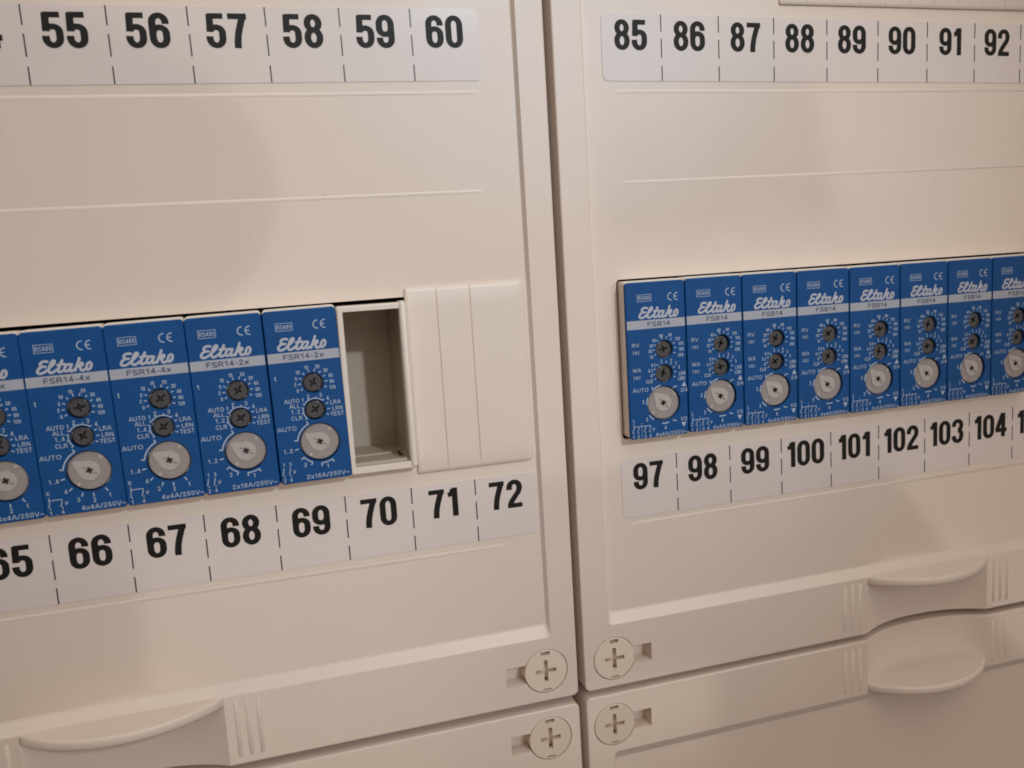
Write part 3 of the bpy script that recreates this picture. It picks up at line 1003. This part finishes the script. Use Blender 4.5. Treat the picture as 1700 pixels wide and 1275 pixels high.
for i, (x, z) in enumerate(zip(RE, RT)):
    extra = ', first of its row beside the gap' if i == 0 else (', cut off by the right edge' if i == 7 else '')
    m = make_module('shade', 'dark blue shutter relay module above number %d%s' % (nums[i], extra), GR, ((i * 3 + 0) % 4, (i + 3) % 4), radians(-14 + (i * 7) % 9))
    m.location = Vector((x, 0, z)) * S
    wd = (RE[i + 1] - x) if i < 7 else 18.2
    m.scale = (wd / 18.1, 1.0, 1.008)
    m.rotation_euler = (0, 0.0, 0)


# ------------------------------------------------------------------ empty housing beside the relays
def empty_housing():
    root = thing('open_housing', 'white open-fronted empty housing between the last blue relay and the blank strip', 'empty housing', (0, 0, 0))
    mb = MB()
    x0, x1, z0, z1 = 73.95, 91.75, 24.1, 68.75
    ix0, ix1, iz0, iz1 = 75.45, 90.25, 26.1, 67.2
    yb, yf = 24.0, -3.6
    # outside shell and front frame
    o = rrect(x0, x1, z0, z1, .8)
    i_ = rrect(ix0, ix1, iz0, iz1, .25)
    mb.loft([lift(o, 50), lift(o, yf + .35), lift(rrect(x0 + .1, x1 - .1, z0 + .1, z1 - .1, .75), yf + .1), lift(rrect(x0 + .35, x1 - .35, z0 + .35, z1 - .35, .6), yf)])
    mb.flat(rrect(x0 + .35, x1 - .35, z0 + .35, z1 - .35, .6), (rrect(ix0 - .12, ix1 + .12, iz0 - .12, iz1 + .12, .3),), yf)
    mb.loft([lift(rrect(ix0 - .12, ix1 + .12, iz0 - .12, iz1 + .12, .3), yf), lift(i_, yf + .15), lift(i_, yf + .6)])
    # cavity walls
    mb.obj('shell', M_HOUSE, root)
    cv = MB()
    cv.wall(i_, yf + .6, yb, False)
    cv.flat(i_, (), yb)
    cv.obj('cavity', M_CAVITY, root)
    d = MB()
    # right-hand wall stands a little taller, with a rounded top
    pr = [(-1.0, 0)] 
    d.loft([[(90.25, yf - .25, 24.9), (91.2, yf - .4, 24.9), (91.85, yf - .2, 24.9), (91.85, 3, 24.9), (90.25, 3, 24.9)],
            [(90.2, yf - .25, 68.3), (91.2, yf - .4, 68.5), (91.85, yf - .2, 68.3), (91.85, 3, 68.3), (90.2, 3, 68.3)],
            [(90.35, yf + .1, 69.05), (91.1, yf - .1, 69.25), (91.7, yf + .1, 69.0), (91.7, 3, 69.0), (90.35, 3, 69.0)]], True, cap1=True)
    d.obj('side_rail', M_HOUSE, root)
    s = MB()
    s.box(ix0 + .02, ix1 - .9, yf + 1.7, yf + 2.7, iz0 - .02, iz0 + .75)
    s.box(ix0 + .02, ix1 - 3.2, 9.5, 10.1, iz0 - .02, iz0 + .5)
    s.box(ix1 - 1.0, ix1 - .02, 2.0, 8.0, iz0 - .02, iz0 + 1.2)
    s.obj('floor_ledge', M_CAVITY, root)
    k = MB()
    k.box(ix1 - 1.9, ix1 - 1.15, 5.0, 11.0, iz0 + .02, iz0 + .12)
    k.obj('floor_slot', M_DARK, root)
    return root


empty_housing()


# ------------------------------------------------------------------ blank strips
def blank_strip(label, x0, x1, z0, z1, seams, soft=3.0, h=1.0):
    root = thing('blank_strip', label, 'blank strip', (0, 0, 0), 'blanking strips')
    mb = MB()
    xs = [x0] + list(seams) + [x1]
    n = len(xs) - 1
    for i in range(n):
        l, r = xs[i], xs[i + 1]
        first, last = i == 0, i == n - 1
        rad = (.5 if first else .06, 1.8 if last else .06)
        il, ir = (.25 if first else .02), (.5 if last else .02)

        def rg(t, y):
            q = soft * 1.7 * t
            return lift(rrect(l + (il + .55 * t if first else .04 + .16 * min(t * 3, 1)), r - (ir + soft * t if last else .04 + .16 * min(t * 3, 1)),
                              z0 + .1 + q, z1 - .1 - q, rad), y)
        rings = [lift(rrect(l, r, z0, z1, rad), .3), lift(rrect(l, r, z0, z1, rad), -.5), rg(0, -.62)]
        for t in (.2, .4, .6, .8, 1.0):
            rings.append(rg(t, -.62 - (h - .62) * sin(t * pi / 2)))
        mb.loft(rings)
        mb.flat([(p[0], p[2]) for p in rings[-1]], (), -h)
    mb.obj('strip_face', M_BLANK, root)
    return root


blank_strip('white blank strip with two seams, right of the open housing', 92.25, 125.6, 21.55, 72.3, (100.75, 110.0))
blank_strip('white ribbed blank strip at the top edge above numbers 88 to 92', 208.0, 372, 146.6, 197, [208 + 9 * k for k in range(1, 18)])


# ------------------------------------------------------------------ cabinet behind the covers
def cabinet():
    root = thing('cabinet_frame', 'cabinet frame seen through the narrow gaps between the white covers', 'cabinet frame')
    mb = MB()
    x0, x1, z0, z1 = -116, 389, -196, 210
    mb.box(x0, x1, 58, 62, z0, z1)
    mb.box(x0, x0 + 3, -1, 57.9, z0, z1)
    mb.box(x1 - 3, x1, -1, 57.9, z0, z1)
    mb.box(x0 + 3.1, x1 - 3.1, -1, 57.9, z1 - 3, z1)
    mb.box(x0 + 3.1, x1 - 3.1, -1, 57.9, z0, z0 + 3)
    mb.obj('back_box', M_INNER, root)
    p = MB()
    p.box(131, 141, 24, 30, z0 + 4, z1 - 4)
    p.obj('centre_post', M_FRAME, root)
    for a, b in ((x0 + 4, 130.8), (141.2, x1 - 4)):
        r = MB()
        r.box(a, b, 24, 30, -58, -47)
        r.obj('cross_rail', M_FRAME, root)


cabinet()
bpy.context.view_layer.update()
